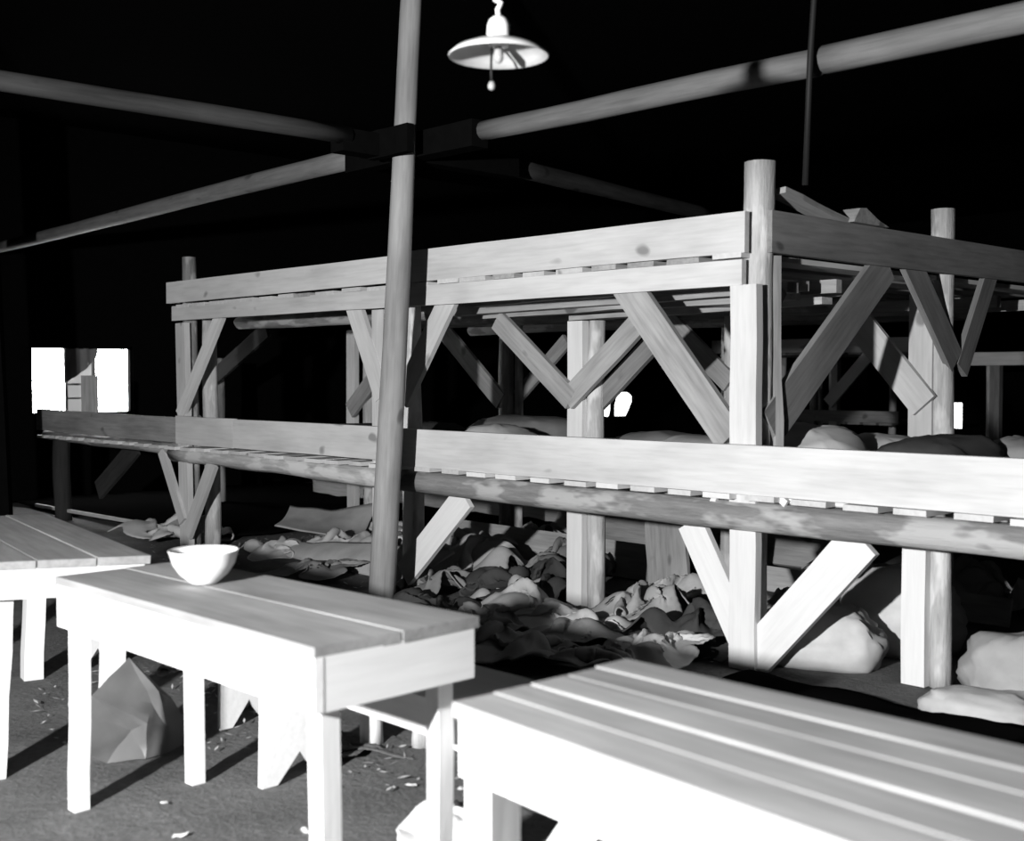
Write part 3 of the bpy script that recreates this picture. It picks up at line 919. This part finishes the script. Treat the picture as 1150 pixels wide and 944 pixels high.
floor_heaps = [
    # x, y, sx, sy, h, rot, mat, label
    (-0.55, 0.35, 0.9, 0.6, 0.26, 0.2, 'dark_cloth', 'dark blanket heap at the foot of the corner post'),
    (0.06, 2.25, 0.9, 0.7, 0.30, 0.3, 'sack', 'grey folded blankets deep under the bunk at the right edge'),
    (-1.15, 0.62, 0.8, 0.62, 0.22, 0.5, 'sack', 'grey crumpled blanket just left of the corner post brace'),
    (-1.35, 1.12, 0.7, 0.55, 0.26, -0.4, 'canvas', 'pale crumpled cloth between the split mid post and leaning plank'),
    (-1.85, 0.22, 0.95, 0.60, 0.20, 0.1, 'sack', 'grey cloth folds spread round the split mid post'),
    (-1.25, 0.05, 1.0, 0.42, 0.12, 0.05, 'canvas', 'light flattened cloth along the floor before the bunk'),
    (-2.05, 0.52, 0.9, 0.70, 0.32, 0.3, 'dark_cloth', 'dark clothing heap on the floor left of the split mid post'),
    (-2.95, 0.95, 1.0, 0.80, 0.26, 0.0, 'canvas', 'folded light blankets under the bunk just right of the pole'),
    (-3.65, 1.25, 1.0, 0.7, 0.26, 0.6, 'canvas', 'pale quilt lying behind the blankets right of the pole'),
    (-2.45, 1.30, 0.8, 0.6, 0.30, 0.9, 'blanket', 'grey bedding before the long board beneath the bunk'),
    (-2.55, 0.18, 0.8, 0.55, 0.16, 0.1, 'blanket', 'flat grey cloth on the floor next to the mid brace foot'),
    (-4.15, 1.10, 0.95, 0.7, 0.26, 0.1, 'canvas', 'pale bedding folds left of the pole under the deck'),
    (-4.90, 1.75, 0.8, 0.7, 0.26, 0.4, 'sack', 'grey bedding heap behind the curled sheet'),
    (-4.60, 0.95, 0.85, 0.6, 0.16, 0.7, 'canvas', 'pale folded blanket between the canvas sheet and the curled sheet'),
    (-3.45, 0.85, 0.7, 0.5, 0.22, 1.9, 'canvas', 'pale rumpled quilt close behind the pole foot'),
    (-3.70, 0.05, 0.9, 0.5, 0.10, 0.2, 'blanket', 'flat grey cloth on the dirt in front of the canvas sheet'),
    (-4.85, 0.42, 0.8, 0.5, 0.12, 0.2, 'canvas', 'tangle of light rags right of the left bunk post'),
    (-6.1, 0.25, 1.3, 0.6, 0.22, 0.0, 'canvas', 'tangle of light rags left of the left bunk post'),
    (-3.55, 2.1, 0.9, 0.7, 0.32, 0.2, 'canvas', 'pale rounded bundle deep under the bunk left of the pole'),
    (-0.60, 1.15, 0.7, 0.6, 0.32, 0.3, 'sack', 'grey sack on the floor behind the corner post'),
    (-0.75, 2.5, 1.0, 0.7, 0.30, 0.1, 'sack', 'grey bedding deep under the bunk behind the short board'),
    (-0.90, -0.70, 0.85, 0.6, 0.16, 0.4, 'blanket', 'dim blanket spread on the dirt between the middle table and the bunk'),
    (-0.30, -0.62, 0.7, 0.5, 0.14, 1.2, 'blanket', 'dim blanket spread on the dirt behind the right table corner'),
    (-0.42, -0.18, 0.75, 0.45, 0.13, 0.3, 'canvas', 'pale cloth lying flat at the foot of the corner brace'),
    (-1.50, -0.45, 0.8, 0.5, 0.15, 0.9, 'blanket', 'grey cloth on the dirt before the dark clothing heap'),
    (0.45, 2.65, 0.8, 0.6, 0.28, 0.7, 'blanket', 'grey folded cloth deepest under the bunk at the right edge'),
    (-2.1, 2.3, 1.3, 0.7, 0.34, 0.0, 'blanket', 'dim grey bedding behind the long board on edge'),
    (-0.95, -0.28, 0.8, 0.4, 0.10, 0.2, 'blanket', 'grey cloth trailing onto the dirt before the corner post'),
    (-1.95, -0.30, 1.0, 0.45, 0.14, 0.0, 'dark_cloth', 'dark cloth trailing out before the split mid post'),
]
for i, (x, y, sx, sy, h, r, mt, lb) in enumerate(floor_heaps):
    tag(heap('rumpled_blanket', (x, y), sx, sy, h, r, 2.3 * i + 0.7, M[mt], z=0.002 + 0.012 * (i % 4)), lb, 'bedding', 'bedding on the floor under the bunk')

# ------------------------------------------------------------------ litter near the tables
def crumpled_sheet():
    # (y, z, bulge towards the light) of the sheet's corners and creases, standing in the plane x = -0.76
    P = {'top': (-2.80, .37, 0), 'UL': (-2.94, .255, 0.0), 'L2': (-2.98, .20, -.02), 'LL': (-2.985, .07, .02), 'b0': (-2.90, .004, .03), 'b': (-2.775, .004, .075),
         'BR': (-2.665, .004, .06), 'R': (-2.535, .02, 0), 'RU': (-2.63, .19, 0), 'A': (-2.762, .135, .07), 'C': (-2.72, .195, .03), 'D': (-2.80, .105, .02),
         'M': (-2.70, .235, .05), 'RM': (-2.67, .085, .05)}
    bm = bmesh.new()
    V = {k: bm.verts.new((p[2], p[0] + 2.77, p[1])) for k, p in P.items()}
    for f in ('top UL C', 'top C M', 'top M RU', 'UL A C', 'C A RM', 'C RM M', 'M RM RU', 'RU RM R', 'RM BR R', 'UL L2 D', 'UL D A', 'L2 LL D', 'LL b0 D', 'D b0 b', 'D b A', 'A b RM', 'b BR RM'):
        bm.faces.new([V[k] for k in f.split()])
    bmesh.ops.recalc_face_normals(bm, faces=bm.faces)
    bmesh.ops.subdivide_edges(bm, edges=bm.edges[:], cuts=3, use_grid_fill=True)
    for v in bm.verts:
        c = v.co
        v.co = c + Vector((noise.noise(c * 12), noise.noise(c * 12 + Vector((4, 4, 4))), 0.5 * noise.noise(c * 12 + Vector((9, 1, 4))))) * 0.012
        v.co.z = max(v.co.z, 0.004)
    bmesh.ops.solidify(bm, geom=bm.faces[:], thickness=0.004)
    me = to_mesh(bm, 'crumpled_tar_paper', True)
    me.set_sharp_from_angle(angle=math.radians(24))
    return link('crumpled_tar_paper', me, M['tarpaper'])
cs = crumpled_sheet()
cs.location = (-0.76, -2.77, 0)
tag(cs, 'dark crumpled sheet of tar paper standing on the floor under the middle table', 'tar paper')
tag(heap('crumpled_cloth', (0.60, -2.42), 0.40, 0.30, 0.08, 0.5, 5.5, M['paper']), 'crumpled white cloth on the dirt by the right table leg', 'cloth')
tag(heap('crumpled_cloth', (-0.02, -1.78), 0.30, 0.22, 0.10, 0.2, 2.2, M['paper']), 'white crumpled scrap beside the ragged stake', 'cloth')
# folded card on the left table
bm = bmesh.new()
tri = [(-0.06, -0.10, 0), (0.06, -0.10, 0), (0.0, -0.10, 0.075), (-0.05, 0.10, 0), (0.05, 0.10, 0), (0.0, 0.10, 0.065)]
tv = [bm.verts.new(p) for p in tri]
for f in ((0, 1, 2), (3, 5, 4), (0, 3, 4, 1), (1, 4, 5, 2), (0, 2, 5, 3)):
    bm.faces.new([tv[k] for k in f])
cd = link('folded_card', to_mesh(bm, 'folded_card'), M['canvas'])
cd.location = (-2.22, -2.93, 0.762); cd.rotation_euler = (0, 0, 0.5)
tag(cd, 'small grey folded card standing on the left table', 'card')

# paper scraps on the dirt
scrap_me = []
for k in range(3):
    bm = bmesh.new()
    n = 7
    c = bm.verts.new((0, 0, 0.012))
    ring = [bm.verts.new((math.cos(6.283 * i / n) * 0.035 * RND.uniform(.5, 1.3), math.sin(6.283 * i / n) * 0.022 * RND.uniform(.5, 1.3), RND.uniform(0.002, 0.014))) for i in range(n)]
    for i in range(n):
        bm.faces.new((c, ring[i], ring[(i + 1) % n]))
    me = to_mesh(bm, 'paper_scrap'); me.materials.append(M['paper']); scrap_me.append(me)
# floor spots (x, y)
for i, (x, y, s) in enumerate([(-0.62, -3.45, 1.6), (-0.02, -3.5, 1.0), (-0.28, -3.72, 1.5), (-0.95, -3.2, 0.7), (0.12, -3.35, .7), (-0.2, -2.95, .6), (0.05, -2.45, .6),
                               (0.32, -2.75, .7), (0.22, -2.25, .6), (0.36, -2.15, .5), (0.55, -2.9, .7), (0.1, -3.05, .8), (-0.45, -3.15, .6), (-0.3, -2.2, .7), (0.45, -3.1, .6), (-0.72, -3.7, 1.1)]):
    o = bpy.data.objects.new('paper_scrap', scrap_me[i % 3])
    COL.objects.link(o)
    o.location = (x, y, 0.006); o.rotation_euler = (0, 0, i * 1.3); o.scale = (s, s, s)
    tag(o, 'small torn white scrap lying on the bare dirt floor', 'paper scrap', 'paper scraps on the dirt floor')

# straw and leaf litter further back, too fine to count
def litter(name, label, spots, mat, seed):
    r = random.Random(seed)
    bm = bmesh.new()
    for cx, cy, rad, cnt in spots:
        for _ in range(cnt):
            a, d = r.uniform(0, 6.283), rad * math.sqrt(r.random())
            p = Vector((cx + math.cos(a) * d, cy + math.sin(a) * d, r.uniform(0.006, 0.025)))
            t = r.uniform(0, 6.283)
            L = r.uniform(0.008, 0.03)
            u = Vector((math.cos(t), math.sin(t), r.uniform(-.4, .4))) * L
            w = Vector((-math.sin(t), math.cos(t), r.uniform(-.3, .3))) * r.uniform(0.002, 0.008)
            bm.faces.new([bm.verts.new(p + u), bm.verts.new(p + w), bm.verts.new(p - u), bm.verts.new(p - w)])
    o = link(name, to_mesh(bm, name), mat)
    return tag(o, label, 'litter', kind='stuff')
litter('straw_litter', 'fine straw and leaf litter strewn over the dirt behind the tables',
       [(-1.3, -2.2, 0.8, 260), (-1.5, -1.4, 0.9, 260), (0.0, -1.9, 0.5, 110), (-2.4, -1.0, 0.8, 150), (-5.2, 0.4, 0.9, 220), (-3.0, 0.3, .8, 120), (-1.0, .4, 1.0, 150)], M['straw'], 5)
for i, (x, y, s, h, mt, lb) in enumerate([(-1.55, -1.75, 0.34, 0.12, 'sack', 'crumpled grey paper on the dark floor behind the tar paper'),
                                          (-1.15, -2.05, 0.26, 0.10, 'canvas', 'crumpled pale paper close behind the tar paper'),
                                          (-1.95, -1.9, 0.5, 0.16, 'blanket', 'dim crumpled rag on the floor behind the left table leg')]):
    tag(heap('crumpled_paper', (x, y), s, s * .8, h, i, 7.7 + i, M[mt]), lb, 'paper')
